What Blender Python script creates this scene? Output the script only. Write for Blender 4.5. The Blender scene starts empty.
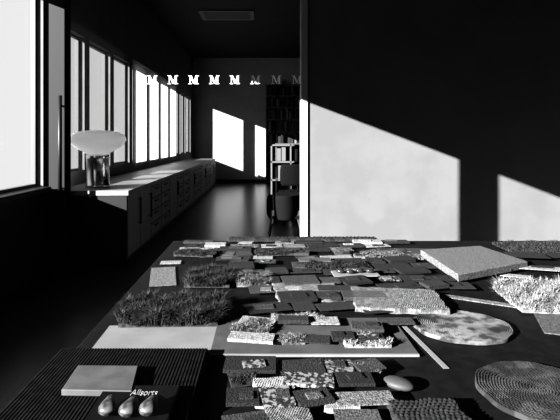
import bpy, bmesh, math, random
from mathutils import Vector, Matrix
S=bpy.context.scene
try:
    S.view_settings.view_transform='Standard'
    S.view_settings.look='Medium High Contrast'
except Exception as e: print(e)
R=random.Random(11)

# ---------------- materials ----------------
def mat(name,g,rough=.7,g2=None,scale=20,bump=0,bscale=None,metal=0,detail=4,kind='noise',spec=.2,lo=.4,hi=.6):
    m=bpy.data.materials.new(name); m.use_nodes=True
    n=m.node_tree.nodes; l=m.node_tree.links
    b=n['Principled BSDF']; b.inputs['Roughness'].default_value=rough
    b.inputs['Metallic'].default_value=metal
    b.inputs['Specular IOR Level'].default_value=spec
    b.inputs['Base Color'].default_value=(g,g,g,1)
    tc=n.new('ShaderNodeTexCoord')
    def tex(sc):
        if kind=='wave':
            t=n.new('ShaderNodeTexWave'); t.inputs['Scale'].default_value=sc; t.inputs['Distortion'].default_value=2
            t.inputs['Detail'].default_value=detail
            o=t.outputs['Fac']
        elif kind=='voronoi':
            t=n.new('ShaderNodeTexVoronoi'); t.inputs['Scale'].default_value=sc; o=t.outputs['Distance']
        else:
            t=n.new('ShaderNodeTexNoise'); t.inputs['Scale'].default_value=sc; t.inputs['Detail'].default_value=detail; o=t.outputs['Fac']
        l.new(tc.outputs['Object'],t.inputs['Vector']); return o
    if g2 is not None:
        o=tex(scale); r=n.new('ShaderNodeValToRGB')
        r.color_ramp.elements[0].color=(g,g,g,1); r.color_ramp.elements[1].color=(g2,g2,g2,1)
        r.color_ramp.elements[0].position=lo; r.color_ramp.elements[1].position=hi
        l.new(o,r.inputs['Fac']); l.new(r.outputs['Color'],b.inputs['Base Color'])
    if bump:
        o=tex(bscale or scale); bp=n.new('ShaderNodeBump'); bp.inputs['Strength'].default_value=bump; bp.inputs['Distance'].default_value=.01
        l.new(o,bp.inputs['Height']); l.new(bp.outputs['Normal'],b.inputs['Normal'])
    return m
def transl(name,g,gt,fac=.5):
    m=bpy.data.materials.new(name); m.use_nodes=True
    n=m.node_tree.nodes; l=m.node_tree.links; n.clear()
    o=n.new('ShaderNodeOutputMaterial'); mx=n.new('ShaderNodeMixShader'); d=n.new('ShaderNodeBsdfDiffuse'); t=n.new('ShaderNodeBsdfTranslucent')
    d.inputs[0].default_value=(g,g,g,1); t.inputs[0].default_value=(gt,gt,gt,1); mx.inputs[0].default_value=fac
    l.new(d.outputs[0],mx.inputs[1]); l.new(t.outputs[0],mx.inputs[2]); l.new(mx.outputs[0],o.inputs[0]); return m
def glassmat(name,refl=.05,tint=1.0):
    m=bpy.data.materials.new(name); m.use_nodes=True
    n=m.node_tree.nodes; l=m.node_tree.links; n.clear()
    o=n.new('ShaderNodeOutputMaterial'); mx=n.new('ShaderNodeMixShader'); t=n.new('ShaderNodeBsdfTransparent'); g=n.new('ShaderNodeBsdfGlossy')
    t.inputs['Color'].default_value=(tint,tint,tint,1)
    g.inputs['Roughness'].default_value=.02; mx.inputs[0].default_value=refl
    l.new(t.outputs[0],mx.inputs[1]); l.new(g.outputs[0],mx.inputs[2]); l.new(mx.outputs[0],o.inputs[0]); return m

# ---------------- mesh builder ----------------
class MB:
    def __init__(s,*mats): s.v=[];s.f=[];s.m=[];s.mats=list(mats);s.sm=[]
    def add(s,vs,fs,mi=0,smooth=False):
        o=len(s.v); s.v+= [tuple(x) for x in vs]
        for f in fs: s.f.append(tuple(o+i for i in f)); s.m.append(mi); s.sm.append(smooth)
    def box(s,x0,x1,y0,y1,z0,z1,mi=0,rot=0,bev=0):
        cx,cy=(x0+x1)/2,(y0+y1)/2; c,sn=math.cos(rot),math.sin(rot)
        vs=[]
        for z in (z0,z1):
            for x,y in ((x0,y0),(x1,y0),(x1,y1),(x0,y1)):
                dx,dy=x-cx,y-cy; vs.append((cx+dx*c-dy*sn,cy+dx*sn+dy*c,z))
        s.add(vs,[(3,2,1,0),(4,5,6,7),(0,1,5,4),(1,2,6,5),(2,3,7,6),(3,0,4,7)],mi)
    def prism(s,pts,z0,z1,mi=0):
        n=len(pts); vs=[(x,y,z0) for x,y in pts]+[(x,y,z1) for x,y in pts]
        s.add(vs,[tuple(range(n-1,-1,-1)),tuple(range(n,2*n))]+[(i,(i+1)%n,n+(i+1)%n,n+i) for i in range(n)],mi)
    def lathe(s,cx,cy,prof,mi=0,seg=40,smooth=True,sx=1,sy=1):
        vs=[];fs=[]
        for r,z in prof:
            for k in range(seg):
                a=2*math.pi*k/seg; vs.append((cx+r*math.cos(a)*sx,cy+r*math.sin(a)*sy,z))
        for i in range(len(prof)-1):
            for k in range(seg):
                k2=(k+1)%seg; fs.append((i*seg+k,i*seg+k2,(i+1)*seg+k2,(i+1)*seg+k))
        s.add(vs,fs,mi,smooth)
    def tube(s,p,q,r,mi=0,seg=10,r2=None):
        p=Vector(p);q=Vector(q);d=(q-p).normalized(); u=d.orthogonal().normalized(); w=d.cross(u)
        r2=r if r2 is None else r2
        vs=[]
        for c,rr in ((p,r),(q,r2)):
            for k in range(seg):
                a=2*math.pi*k/seg; vs.append(c+(u*math.cos(a)+w*math.sin(a))*rr)
        s.add(vs,[(k,(k+1)%seg,seg+(k+1)%seg,seg+k) for k in range(seg)]+[tuple(range(seg-1,-1,-1)),tuple(range(seg,2*seg))],mi,True)
    def obj(s,name,bevel=0):
        me=bpy.data.meshes.new(name); me.from_pydata(s.v,[],s.f)
        for m in s.mats: me.materials.append(m)
        me.polygons.foreach_set('material_index',s.m); me.polygons.foreach_set('use_smooth',s.sm)
        me.update()
        o=bpy.data.objects.new(name,me); S.collection.objects.link(o)
        if bevel:
            b=o.modifiers.new('b','BEVEL'); b.width=bevel; b.segments=2; b.limit_method='ANGLE'
        return o

WX=-2.2; PY=4.84; BY=14.6; CZ=3.8; RX=3.6; NY=-3.0
SILL=.84; TOP=2.75; SILL2=.93; TOP2=2.55
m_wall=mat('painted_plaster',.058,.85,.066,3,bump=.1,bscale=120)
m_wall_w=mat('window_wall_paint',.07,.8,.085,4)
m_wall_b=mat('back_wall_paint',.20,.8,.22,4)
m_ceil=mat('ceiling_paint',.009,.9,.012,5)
m_floor=mat('floor_vinyl',.010,.28,.015,3,bump=.04,bscale=60,spec=.4)
m_frame=mat('window_frame_paint',.06,.5)
m_dark=mat('black_lacquer',.004,.5)
m_glass=glassmat('window_glass',.04); m_glass2=glassmat('tinted_window_glass',.04,.70); m_pglass=glassmat('partition_glass',.012)

# ---------------- shell ----------------
b=MB(m_floor); b.box(WX-.3,RX+.2,NY-.2,BY+.2,-.1,0); b.obj('floor')
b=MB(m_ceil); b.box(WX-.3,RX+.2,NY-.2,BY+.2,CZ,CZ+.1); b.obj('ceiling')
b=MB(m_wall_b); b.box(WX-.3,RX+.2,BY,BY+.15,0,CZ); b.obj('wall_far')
b=MB(m_wall); b.box(WX-.3,RX+.2,NY-.15,NY,0,CZ); b.obj('wall_near')
b=MB(m_wall); b.box(RX,RX+.15,NY,BY,0,CZ); b.obj('wall_right')
b=MB(m_wall); b.box(.43,RX,PY,PY+.16,0,CZ); b.obj('wall_partition')
ops=[(-2.4,1.645),(1.83,4.76)]
oy=[(4.98,5.85),(6.02,6.82),(6.99,7.79),(7.96,8.76),(8.93,9.73),(9.9,10.7),(10.87,11.67),(11.84,12.5),(12.62,13.27),(13.42,14.17)]
T=.12
b=MB(m_wall_w)
b.box(WX-T,WX,NY,4.84,0,SILL); b.box(WX-T,WX,NY,4.84,TOP,CZ)
b.box(WX-T,WX,4.84,BY,0,SILL2); b.box(WX-T,WX,4.84,BY,TOP2,CZ)
prev=NY
for y0,y1 in ops: b.box(WX-T,WX,prev,y0,SILL,TOP); prev=y1
b.box(WX-T,WX,prev,4.84,SILL,TOP); prev=4.84
for y0,y1 in oy: b.box(WX-T,WX,prev,y0,SILL2,TOP2); prev=y1
b.box(WX-T,WX,prev,BY,SILL2,TOP2)
b.obj('wall_left')
for i,(y0,y1) in enumerate(ops+oy):
    si,to=(SILL,TOP) if i<2 else (SILL2,TOP2)
    f=MB(m_frame,m_glass if i<2 else m_glass2); w=.028; xo=WX-T+.01; xi=xo+.045
    f.box(xo,xi,y0,y0+w,si,to); f.box(xo,xi,y1-w,y1,si,to)
    f.box(xo,xi,y0+w,y1-w,si,si+w); f.box(xo,xi,y0+w,y1-w,to-w,to)
    f.add([(xo+.02,y0+w,si+w),(xo+.02,y1-w,si+w),(xo+.02,y1-w,to-w),(xo+.02,y0+w,to-w)],[(0,1,2,3)],1)
    f.obj('window_%d'%(i+1))
m_added_blind=transl('added_blind_fabric',.5,.55,.55)  # translucent white blinds added to brighten this window stretch, in place of sunlit reveals
for (y0,y1) in oy[3:7]:
    b=MB(m_added_blind,m_frame)
    b.add([(WX+.03,y0-.083,SILL2-.02),(WX+.03,y1+.083,SILL2-.02),(WX+.03,y1+.083,TOP2+.05),(WX+.03,y0-.083,TOP2+.05)],[(0,1,2,3)],0)
    b.tube((WX+.035,y0-.083,TOP2+.06),(WX+.035,y1+.083,TOP2+.06),.024,0); b.tube((WX+.03,y0-.083,SILL2-.02),(WX+.03,y1+.083,SILL2-.02),.008,0)
    b.obj('added_blind')
b=MB(m_dark); b.box(WX,WX+.09,NY,4.74,SILL-.05,SILL); b.obj('trim_1',.004)
b=MB(m_dark); b.box(WX,WX+.02,NY,4.74,0,SILL-.05); b.obj('trim_2')
m_jamb=mat('door_jamb_paint',.2,.5)
b=MB(m_jamb); b.box(.365,.43,PY-.02,PY+.18,0,CZ); b.obj('trim_3',.004)
m_post=mat('post_paint',.010,.6,spec=.1)
b=MB(m_post); b.box(WX,-2.0,PY-.05,PY+.05,0,CZ); b.obj('trim_4',.004)
b=MB(m_dark); b.box(WX+.01,RX,BY-.015,BY,0,.1); b.obj('baseboard_far')
b=MB(m_post,m_pglass,m_dark)
b.box(-2.0,-1.965,PY-.004,PY+.02,.0,3.75)
b.tube((-2.025,PY-.10,.72),(-2.025,PY-.10,1.74),.02,2)
for z in (.82,1.64): b.tube((-2.025,PY-.10,z),(-2.025,PY-.04,z),.01,2)
b.obj('door_1')
b=MB(m_pglass); b.add([(-1.965,PY,.0),(.365,PY,.0),(.365,PY,CZ),(-1.965,PY,CZ)],[(0,1,2,3)]); b.obj('glass_partition')
m_let=transl('vinyl_letter_white',.9,.9,.4)
b=MB(m_let)
parts=[[(.13,.05),(.19,.05),(.19,.95),(.13,.95)],[(.70,.05),(.86,.05),(.86,.95),(.70,.95)],
[(.13,1),(.30,1),(.55,.22),(.47,.05)],[(.47,.05),(.53,.05),(.80,1),(.72,1)],
[(0,0),(.33,0),(.33,.06),(0,.06)],[(.58,0),(.99,0),(.99,.06),(.58,.06)],[(0,.94),(.28,.94),(.28,1),(0,1)],[(.74,.94),(.99,.94),(.99,1),(.74,1)]]
for k in range(-7,8):
    cx=-.72+.2085*k
    if cx<-1.25 or cx>.335: continue
    for j,p in enumerate(parts):
        y=PY-.002-.00008*j; sx,sz=.105,.085
        b.add([(cx+(u-.5)*sx,y,1.865+v*sz) for u,v in p],[(0,1,2,3)])
b.obj('window_lettering')

m_gr=mat('vent_metal',.05,.5)
b=MB(m_gr,m_dark); b.box(-1.28,-.22,9.2,9.9,CZ-.03,CZ)
for i in range(9): b.box(-1.2,-.3,9.27+i*.065,9.29+i*.065,CZ-.035,CZ-.029,1)
b.obj('ceiling_vent')

# ---------------- sideboard ----------------
m_top=mat('sideboard_top',.09,.5,.12,6)
m_cab=mat('cabinet_paint',.13,.55,.15,8)
CF=-1.42; CT=.78
b=MB(m_top,m_cab,m_dark)
BX=WX+.012
b.box(BX,CF+.02,4.92,13.5,CT-.05,CT,0)
b.box(BX,CF-.02,4.95,13.45,.08,CT-.05,2); b.box(BX,CF-.0,4.93,4.95,0,CT-.05,2); b.box(BX,CF-.07,4.95,13.45,0,.08,2)
y=4.97; i=0
while y<13.3:
    w=.5 if i<2 else .6
    if i<2:
        b.box(CF-.02,CF,y+.01,y+w-.01,.09,CT-.06,1)
        hy=y+w-.10
        b.tube((CF+.03,hy,.36),(CF+.03,hy,.66),.012,2)
        for z in (.38,.64): b.tube((CF,hy,z),(CF+.03,hy,z),.006,2)
    else:
        if i%3==1:
            b.box(CF-.02,CF,y+.02,y+w-.02,.09,CT-.06,1); b.tube((CF+.03,y+w-.08,.42),(CF+.03,y+w-.08,.64),.012,2)
        else:
            for q in range(4):
                z0=.09+q*.157; b.box(CF-.02,CF,y+.02,y+w-.02,z0+.014,z0+.143,1)
                b.box(CF,CF+.018,y+w/2-.09,y+w/2+.09,z0+.105,z0+.125,2)
    y+=w; i+=1
b.obj('sideboard',.002)

# ---------------- lamp ----------------
m_opal=transl('opal_glass',.9,.9,.5); m_chr=mat('polished_chrome',.75,.22,metal=1)
b=MB(m_opal,m_chr)
lx,ly=-1.845,5.3
b.lathe(lx,ly,[(0,CT),(.125,CT),(.13,CT+.01),(.13,CT+.03),(.12,CT+.035),(.12,CT+.31),(.125,CT+.315),(.125,CT+.36),(.10,CT+.37)],1)
pr=[(.10,.36),(.13,.375),(.19,.41),(.25,.45),(.285,.485),(.302,.52),(.298,.55),(.275,.58),(.22,.605),(.15,.62),(.07,.628),(0,.63)]
b.lathe(lx,ly,[(r,CT+z) for r,z in pr],0)
b.obj('table_lamp')

# ---------------- office furniture ----------------
m_book=[mat('book_%d'%i,g,.6) for i,g in enumerate((.008,.02,.05,.11))]
m_sh=mat('bookcase_wood',.06,.5)
b=MB(m_sh)
X0,X1=.02,1.5; y0,y1=14.25,14.58
b.box(X0,X0+.03,y0,y1,0,2.95); b.box(X1-.03,X1,y0,y1,0,2.95); b.box(X0,X1,y1-.02,y1,0,2.95)
zs=[.05,.42,.8,1.17,1.54,1.9,2.25,2.6,2.92]
for z in zs: b.box(X0+.03,X1-.03,y0,y1-.02,z,z+.03)
b.obj('bookcase')
b=MB(*m_book)
for z in zs[:-1]:
    x=X0+.05
    while x<X1-.12:
        w=R.uniform(.025,.06); h=R.uniform(.2,.3)
        if R.random()<.75: b.box(x,x+w-.003,y0+R.uniform(.03,.06),y1-.05,z+.031,z+.03+h,R.choice([0,0,1,1,2,3]))
        x+=w
b.obj('books')
m_wt=mat('white_laminate',.09,.5); m_blk=mat('black_fabric',.003,.9,spec=.05); m_gy=mat('grey_fabric',.02,.8)
b=MB(m_wt,m_dark)
sx0,sx1,sy0,sy1=.10,1.5,8.0,8.35
for z in (.05,.32,.62,.92,1.20): b.box(sx0,sx1,sy0,sy1,z,z+.025,0)
for x in (sx0,.42,.78,1.14,sx1-.02): b.box(x,x+.02,sy0,sy1,.0,1.225,0)
b.box(sx0,sx1,sy1-.015,sy1,0,1.2,1)
for x,z,h,m in ((.13,.95,.24,0),(.20,.95,.21,0),(.28,.95,.24,0),(.13,.65,.2,1),(.22,.65,.22,0),(.14,.345,.2,1),(.5,.95,.2,1),(.6,.65,.2,0)):
    b.box(x,x+.065,sy0+.04,sy1-.03,z,z+h,m)
b.obj('shelving_unit')
def bent(b,cx,cy,w,z0,z1,th,curve,mi,nx=10,nz=8,rnd=.12):
    vs=[];fs=[]
    for s_ in (0,1):
        for j in range(nz+1):
            v=j/nz; z=z0+(z1-z0)*v
            ww=w*(1-rnd*(abs(2*v-1)**4))
            for i in range(nx+1):
                u=2*i/nx-1
                vs.append((cx+u*ww/2,cy+curve*u*u-.05*v+s_*th,z))
    N=(nx+1)*(nz+1)
    for j in range(nz):
        for i in range(nx):
            a=j*(nx+1)+i; q=(a,a+1,a+nx+2,a+nx+1)
            fs.append(q); fs.append(tuple(N+k for k in reversed(q)))
    for i in range(nx):
        fs.append((i,N+i,N+i+1,i+1)); a=nz*(nx+1)+i; fs.append((a,a+1,N+a+1,N+a))
    for j in range(nz):
        a=j*(nx+1); fs.append((a,a+nx+1,N+a+nx+1,N+a)); a+=nx; fs.append((a,N+a,N+a+nx+1,a+nx+1))
    b.add(vs,fs,mi,True)
def task_chair(cx,cy,zb0,zb1):
    b=MB(m_blk,m_gy)
    bent(b,cx,cy,.42,zb0,zb1,.04,.06,0)
    b.box(cx-.23,cx+.23,cy-.0,cy+.42,.44,.51,0)
    for dx in (-.06,.06): b.tube((cx+dx,cy+.03,.48),(cx+dx,cy+.01,zb0+.1),.014,0)
    b.tube((cx,cy+.18,.08),(cx,cy+.18,.44),.025,1)
    for k in range(5):
        a=k*2*math.pi/5+.3; ex,ey=cx+.26*math.cos(a),cy+.18+.26*math.sin(a)
        b.tube((cx,cy+.18,.1),(ex,ey,.06),.018,1,r2=.012); b.tube((ex-.015,ey,.03),(ex+.015,ey,.03),.03,0)
    for s_ in(-1,1):
        b.tube((cx+s_*.26,cy+.15,.48),(cx+s_*.26,cy+.15,.68),.014,0); b.box(cx+s_*.26-.02,cx+s_*.26+.02,cy+.02,cy+.3,.68,.71,1)
        b.tube((cx+s_*.26,cy+.15,.475),(cx+s_*.2,cy+.15,.475),.012,0)
    return b.obj('office_chair')
task_chair(.44,7.3,.60,.93)
# low lounge chair: shell back wrapping a cushion, on four splayed legs
b=MB(m_blk,m_gy)
cx,cy=.27,6.2
bent(b,cx,cy,.50,.26,.58,.04,.22,0,nx=16)
b.box(cx-.21,cx+.21,cy+.05,cy+.46,.27,.31,0)
b.box(cx-.20,cx+.20,cy+.06,cy+.45,.31,.38,1)
for sx_ in(-1,1):
    for yy in (.08,.42): b.tube((cx+sx_*.16,cy+yy,.28),(cx+sx_*.22,cy+yy+(.05 if yy>.2 else -.05),0),.013,1,r2=.009)
b.obj('lounge_chair',.006)

# ---------------- table ----------------
TZ=.75
m_tab=mat('table_black_linoleum',.0025,.6,.004,30,spec=.08)
TXL,TXR,TYN,TYF=-.5,2.0,.45,2.62
b=MB(m_tab,m_dark)
b.box(TXL,TXR,TYN,TYF,TZ-.035,TZ,0)
b.box(TXL+.1,TXR-.1,TYN+.1,TYF-.1,TZ-.1,TZ-.035,1)
for x in (TXL+.1,TXR-.1):
    for yy in (TYN+.12,TYF-.12): b.box(x-.03,x+.03,yy-.03,yy+.03,0,TZ-.035,1)
b.obj('sample_table',.003)

m_rib=mat('ribbed_black_wood',.003,.7,.006,40,spec=.06)
b=MB(m_rib); b.box(-.515,-.145,.62,1.215,TZ+.001,TZ+.022)
x=-.512
while x<-.15:
    b.prism([(x,.622),(x+.004,.622),(x+.004,1.213),(x,1.213)],TZ+.022,TZ+.024); x+=.0075
b.obj('ribbed_board')
m_wood=mat('pale_wood',.033,.6,.045,18,detail=6)
b=MB(m_wood); b.prism([(-.418,.985),(-.272,.98),(-.288,1.09),(-.425,1.092)],TZ+.025,TZ+.038); b.obj('wood_sample_block',.0015)

m_cov=mat('glossy_black_cover',.003,.3); m_page=mat('paper_white',.14,.7); m_pear=mat('pear_speckled',.01,.5,.045,60)
b=MB(m_cov,m_page)
b.box(-.332,-.18,.875,1.005,TZ+.025,TZ+.036,0); b.box(-.330,-.179,.876,1.004,TZ+.027,TZ+.0335,1)
bk=b.obj('booklet')
tc=bpy.data.curves.new('title','FONT'); tc.body='Allsorts'; tc.size=.021; tc.extrude=.0003; tc.materials.append(m_page)
to=bpy.data.objects.new('title',tc); S.collection.objects.link(to); to.location=(-.272,.966,TZ+.0366); to.parent=bk; to.scale=(.82,1.5,1)
for k,(dx,dy) in enumerate(((-.292,.884),(-.256,.880),(-.220,.884))):
    b=MB(m_pear); prof=[(0,0),(.011,.001),(.0165,.007),(.0175,.016),(.0145,.027),(.0105,.037),(.0075,.046),(.004,.051),(0,.052)]
    b.lathe(0,0,prof,0,24); o=b.obj('dried_gourd'); o.scale=(1,.62,1.1); o.location=(dx,dy,TZ+.0470); o.rotation_euler=(math.radians(-87),0,R.uniform(-.25,.25))

# ----- swatches -----
gs=[.003,.007,.016,.034,.065,.125]
m_sw=[mat('swatch_fabric_%d'%i,g*.5,.85,g*1.35,160,bump=.55,bscale=260) for i,g in enumerate(gs)]
m_sw.append(mat('swatch_spotted',.004,.8,.10,110,lo=.5,hi=.56))
m_sw.append(mat('swatch_striped',.01,.8,.05,220,kind='wave'))
m_sw.append(mat('swatch_paper',.08,.8,.095,12)); m_sw.append(mat('swatch_board',.022,.8,.03,12))
b=MB(*m_sw); n=[0]
def sw(x,y,w,h,r,mi,th=.003):
    n[0]+=1; z=TZ+.0012+n[0]*.0001
    b.box(x-w/2,x+w/2,y-h/2,y+h/2,z,z+th,mi,r)
sw(-.295,1.325,.32,.18,.02,8); sw(.125,1.34,.53,.25,.0,9,.006); sw(-.41,1.93,.10,.26,.2,4); sw(.92,1.42,.2,.2,-.35,3)
sw(.75,1.62,.35,.03,-.5,4); sw(.60,1.5,.02,.25,.25,5,.001); sw(.42,1.3,.014,.3,.1,8,.001); sw(.4,2.15,.35,.18,.1,1); sw(.125,1.215,.53,.006,0,8,.006)
sw(1.3,1.8,.4,.012,-.35,5); sw(1.2,1.7,.012,.3,-.8,5); sw(1.05,1.5,.3,.01,-.5,5); sw(.2,2.42,.3,.15,.05,3); sw(-.2,2.35,.25,.2,.2,2); sw(.8,2.35,.25,.12,-.1,2)
sw(-.42,2.14,.09,.05,.1,5); sw(1.0,1.93,.12,.04,-.4,5); sw(-.38,2.42,.1,.05,.2,5); sw(.3,1.99,.1,.04,.1,5)
def grid(x0,x1,y0,y1,dx,dy,wts,base=0,fill=.85,small=.5):
    y=y0+dy/2; row=0
    while y<y1:
        x=x0+R.uniform(0,dx*.5)
        while x<x1-dx*.3:
            w=dx*R.uniform(.6,1.35); h=dy*R.uniform(.65,1.05)
            if R.random()<fill:
                mi=R.choices(range(8),wts)[0]; th=R.choice((.002,.003,.008,.012))
                cx_,cy_=x+w/2,y+R.uniform(-.1,.1)*dy; rr=base+R.gauss(0,.11)
                sw(cx_,cy_,w*.93,h,rr,mi,th)
                if R.random()<small: sw(cx_+R.uniform(-.2,.2)*w,cy_+R.uniform(-.15,.15)*h,w*.4,h*.45,rr+R.gauss(0,.15),R.choices(range(8),wts)[0],th+.003)
            x+=w
        y+=dy
grid(-.46,.72,2.18,2.56,.13,.08,(9,5,3,3,2.5,5,2.5,.6),.03,.85,.7)
grid(-.30,.68,1.93,2.18,.13,.08,(12,6,4,2,1,2,2.5,.6),.05,.85,.7)
grid(-.10,.34,1.5,1.86,.12,.09,(10,5,3,3,1.5,2,2,.6),.05)
grid(.40,.75,1.72,1.93,.14,.09,(9,4,2,2,1,1,.5,.5),.1,.7)
grid(-.12,.36,1.26,1.46,.10,.06,(6,3,2,1,2,3.5,3,.4),0,.65)
grid(-.10,.24,.88,1.18,.10,.07,(14,5,3,2,1,1.5,3,.3),.05,.8)
grid(.85,1.6,1.95,2.3,.16,.10,(9,5,2,2,1,1,2,1),-.3,.7)
b.obj('fabric_swatches')

# ----- shag samples -----
m_s=[mat('shag_black',.003,.8,.012,60),mat('shag_dark_grey',.002,.8,.019,90),mat('shag_grey',.015,.8,.08,90),mat('shag_cream',.06,.8,.14,60)]
def shag(name,cx,cy,w,h,rot,H,mat_i,count,rw=.0014,lean=1.0):
    b=MB(m_s[mat_i]); c,s_=math.cos(rot),math.sin(rot); z0=TZ+.012
    b.box(cx-w/2*.93,cx+w/2*.93,cy-h/2*.93,cy+h/2*.93,z0-.006,z0+.004,0,rot)
    for _ in range(count):
        while True:
            u,v=R.uniform(-1,1),R.uniform(-1,1)
            if u**4+v**4>1+R.uniform(-.1,.1): continue
            break
        dx,dy=u*w/2,v*h/2
        x,y=cx+dx*c-dy*s_,cy+dx*s_+dy*c
        lump=.75+.35*math.sin(x*55+cx*9)*math.sin(y*60+2)
        L=H*R.uniform(.6,1.1)*lump; a=R.uniform(0,6.28); le=R.uniform(.1,.9)*H*lean
        tx,ty=x+math.cos(a)*le,y+math.sin(a)*le; mx,my=x+math.cos(a)*le*.35,y+math.sin(a)*le*.35
        a2=a+1.57; ox,oy_=math.cos(a2)*rw,math.sin(a2)*rw; px,py_=math.cos(a)*rw,math.sin(a)*rw
        vs=[(x+ox,y+oy_,z0),(x-ox,y-oy_,z0),(x+px,y+py_,z0),(mx+ox,my+oy_,z0+L*.65),(mx-ox,my-oy_,z0+L*.65),(mx+px,my+py_,z0+L*.65),(tx,ty,z0+L*R.uniform(.6,1))]
        b.add(vs,[(0,1,4,3),(1,2,5,4),(2,0,3,5),(3,4,6),(4,5,6),(5,3,6)],0,False)
    return b.obj(name)
shag('shag_rug_sample',-.285,1.49,.31,.20,.03,.052,1,12000,.0011,1.1)
shag('shag_rug_sample',-.215,1.86,.18,.2,0,.042,1,6000,.0011,1.1)
shag('shag_rug_sample',-.045,1.84,.13,.14,0,.032,2,3000,.0012)
shag('shag_rug_sample',.98,1.62,.34,.27,-.1,.05,3,12000,.0013,1.1)
shag('shag_rug_sample',1.42,2.40,.5,.24,0,.02,1,4500)
shag('shag_rug_sample',-.04,1.37,.11,.08,0,.018,2,1200,.001)
shag('shag_rug_sample',.10,1.44,.16,.05,0,.018,3,1200,.001)
shag('shag_rug_sample',.27,1.28,.13,.06,0,.018,3,1200,.001)
shag('shag_rug_sample',.06,1.29,.10,.04,0,.016,2,900,.001)
shag('shag_rug_sample',-.055,1.10,.06,.09,.2,.014,0,700,.001)
shag('shag_rug_sample',.22,1.12,.10,.05,-.2,.014,2,900,.001)
shag('shag_rug_sample',.13,1.12,.1,.1,.3,.012,1,900,.001)
shag('shag_rug_sample',.30,2.05,.28,.10,.1,.022,0,1800)
shag('shag_rug_sample',.05,2.3,.2,.1,.1,.02,1,1500)
shag('shag_rug_sample',.55,2.25,.2,.1,.1,.02,2,1500)
shag('shag_rug_sample',-.33,2.28,.2,.1,-.1,.02,1,1500)

# ----- woven samples -----
def woven(name,cx,cy,w,h,rot,mt,pitch=.009,amp=.004,th=.008,wav=.0):
    b=MB(mt); nx=max(8,int(w/pitch*4)); ny=max(8,int(h/pitch*4)); c,s_=math.cos(rot),math.sin(rot); vs=[];fs=[]
    for j in range(ny+1):
        for i in range(nx+1):
            u=(i/nx-.5)*w; v=(j/ny-.5)*h
            row=int((v+h)/pitch)
            z=TZ+.012+th+amp*abs(math.sin(math.pi*(u/pitch+.5*(row%2))))*abs(math.sin(math.pi*v/pitch))+R.uniform(0,amp*.6)
            if i in(0,nx) or j in (0,ny): z=TZ+.008
            eu=u+.003*math.sin(v*90+cx*50); ev=v+.003*math.sin(u*80)
            vs.append((cx+eu*c-ev*s_,cy+eu*s_+ev*c,z))
    for j in range(ny):
        for i in range(nx):
            a=j*(nx+1)+i; fs.append((a,a+1,a+nx+2,a+nx+1))
    b.add(vs,fs,0,True)
    return b.obj(name)
m_wv=[mat('woven_wool_cream',.03,.9,.07,90),mat('woven_wool_grey',.03,.9,.05,90),mat('woven_wool_white',.08,.9,.12,90),mat('woven_wool_dark',.003,.9,.01,90)]
woven('woven_rug_sample',.44,1.60,.29,.21,-.12,m_wv[0],.007,.005)
woven('woven_rug_sample',.15,1.70,.23,.20,.1,m_wv[0],.007,.003,.004)
woven('woven_rug_sample',.02,1.02,.085,.10,.05,m_wv[2],.0055,.0025)
woven('woven_rug_sample',.045,.92,.09,.06,-.05,m_wv[0],.005,.002)
woven('woven_rug_sample',.155,.98,.075,.05,.05,m_wv[2],.005,.0015,.004)
woven('woven_rug_sample',.20,2.585,.80,.06,0,m_wv[3],.02,.006)
woven('woven_rug_sample',.32,.92,.14,.12,.1,m_wv[3],.01,.003)

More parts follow.
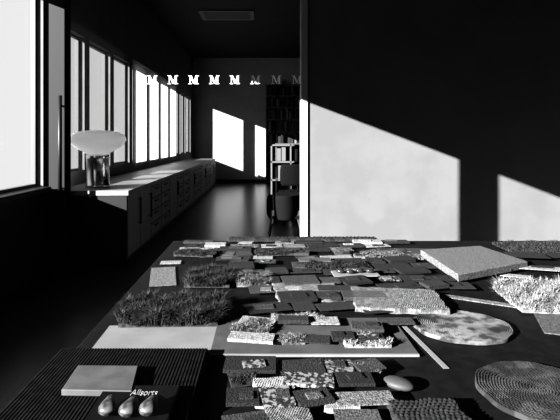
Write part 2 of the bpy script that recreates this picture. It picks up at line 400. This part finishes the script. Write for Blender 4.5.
def roundrug(name,cx,cy,r,mt,pitch=.008,amp=.0035,yf=1):
    b=MB(mt); nr=int(r/pitch*6); na=200; vs=[(cx,cy,TZ+.014)];fs=[]
    for i in range(1,nr+1):
        rr=r*i/nr
        for k in range(na):
            a=2*math.pi*k/na
            z=TZ+.008+amp*abs(math.sin(math.pi*rr/pitch+a/2))*R.uniform(.6,1)+.002*abs(math.sin(a*int(8+rr*300)))+R.uniform(0,.001)
            if i==nr: z=TZ+.002
            q=rr*(1+.012*math.sin(5*a+1)+.01*math.sin(11*a)); vs.append((cx+q*math.cos(a),cy+q*math.sin(a)*yf,z))
    for k in range(na): fs.append((0,1+k,1+(k+1)%na))
    for i in range(nr-1):
        for k in range(na):
            k2=(k+1)%na; o=1+i*na; fs.append((o+k,o+na+k,o+na+k2,o+k2))
    b.add(vs,fs,0,True); return b.obj(name)
roundrug('round_braided_rug',.575,1.40,.14,mat('braided_jute',.010,.9,.06,28,lo=.42,hi=.56),.006,.003,yf=.85)
roundrug('round_braided_rug',.60,1.035,.135,mat('braided_jute_dark',.004,.9,.015,24,lo=.45,hi=.58),.006,.003)

m_ter=mat('terrazzo',.035,.5,.085,140,detail=2)
b=MB(m_ter); b.prism([(.73,1.813),(1.10,2.007),(1.034,2.31),(.72,2.225)],TZ+.012,TZ+.042); b.obj('terrazzo_slab',.003)
m_st=mat('polished_pebble',.006,.15,.02,30,spec=.6); m_st2=mat('grey_pebble',.012,.6,.03,60)
b=MB(mat('pebble_tray_card',.09,.7)); b.box(.27,.45,1.88,1.96,TZ+.014,TZ+.018,0,.05); b.obj('card_tray')
def pebble(x,y,rx,ry,rz,m,z=TZ+.018):
    b=MB(m); pr=[(math.sin(t*math.pi/10),-math.cos(t*math.pi/10)) for t in range(11)]
    b.lathe(0,0,pr,0,24); o=b.obj('pebble'); o.scale=(rx,ry,rz); o.location=(x,y,z+rz*.98); o.rotation_euler[2]=R.uniform(-.6,.6)
for i in range(4): pebble(.30+i*.04,1.92+R.uniform(-.01,.01),.017,.014,.009,m_st)
pebble(.295,1.06,.035,.022,.012,m_st2,TZ+.001)

# ---------------- light ----------------
W=bpy.data.worlds.new('World'); S.world=W; W.use_nodes=True
W.node_tree.nodes['Background'].inputs[0].default_value=(.9,.9,.9,1); W.node_tree.nodes['Background'].inputs[1].default_value=.82
sd=bpy.data.lights.new('sun','SUN'); sd.energy=52; sd.angle=.006
so=bpy.data.objects.new('sun',sd); S.collection.objects.link(so)
so.rotation_euler=Vector((1,.7,-.38)).to_track_quat('-Z','Y').to_euler()
cd=bpy.data.cameras.new('camera'); cd.sensor_width=36; cd.lens=36*480/560; cd.shift_x=15/560; cd.shift_y=-70/560; cd.clip_start=.05
co=bpy.data.objects.new('camera',cd); S.collection.objects.link(co); co.location=(0,0,1.3); co.rotation_euler=(math.radians(90),0,0)
S.camera=co
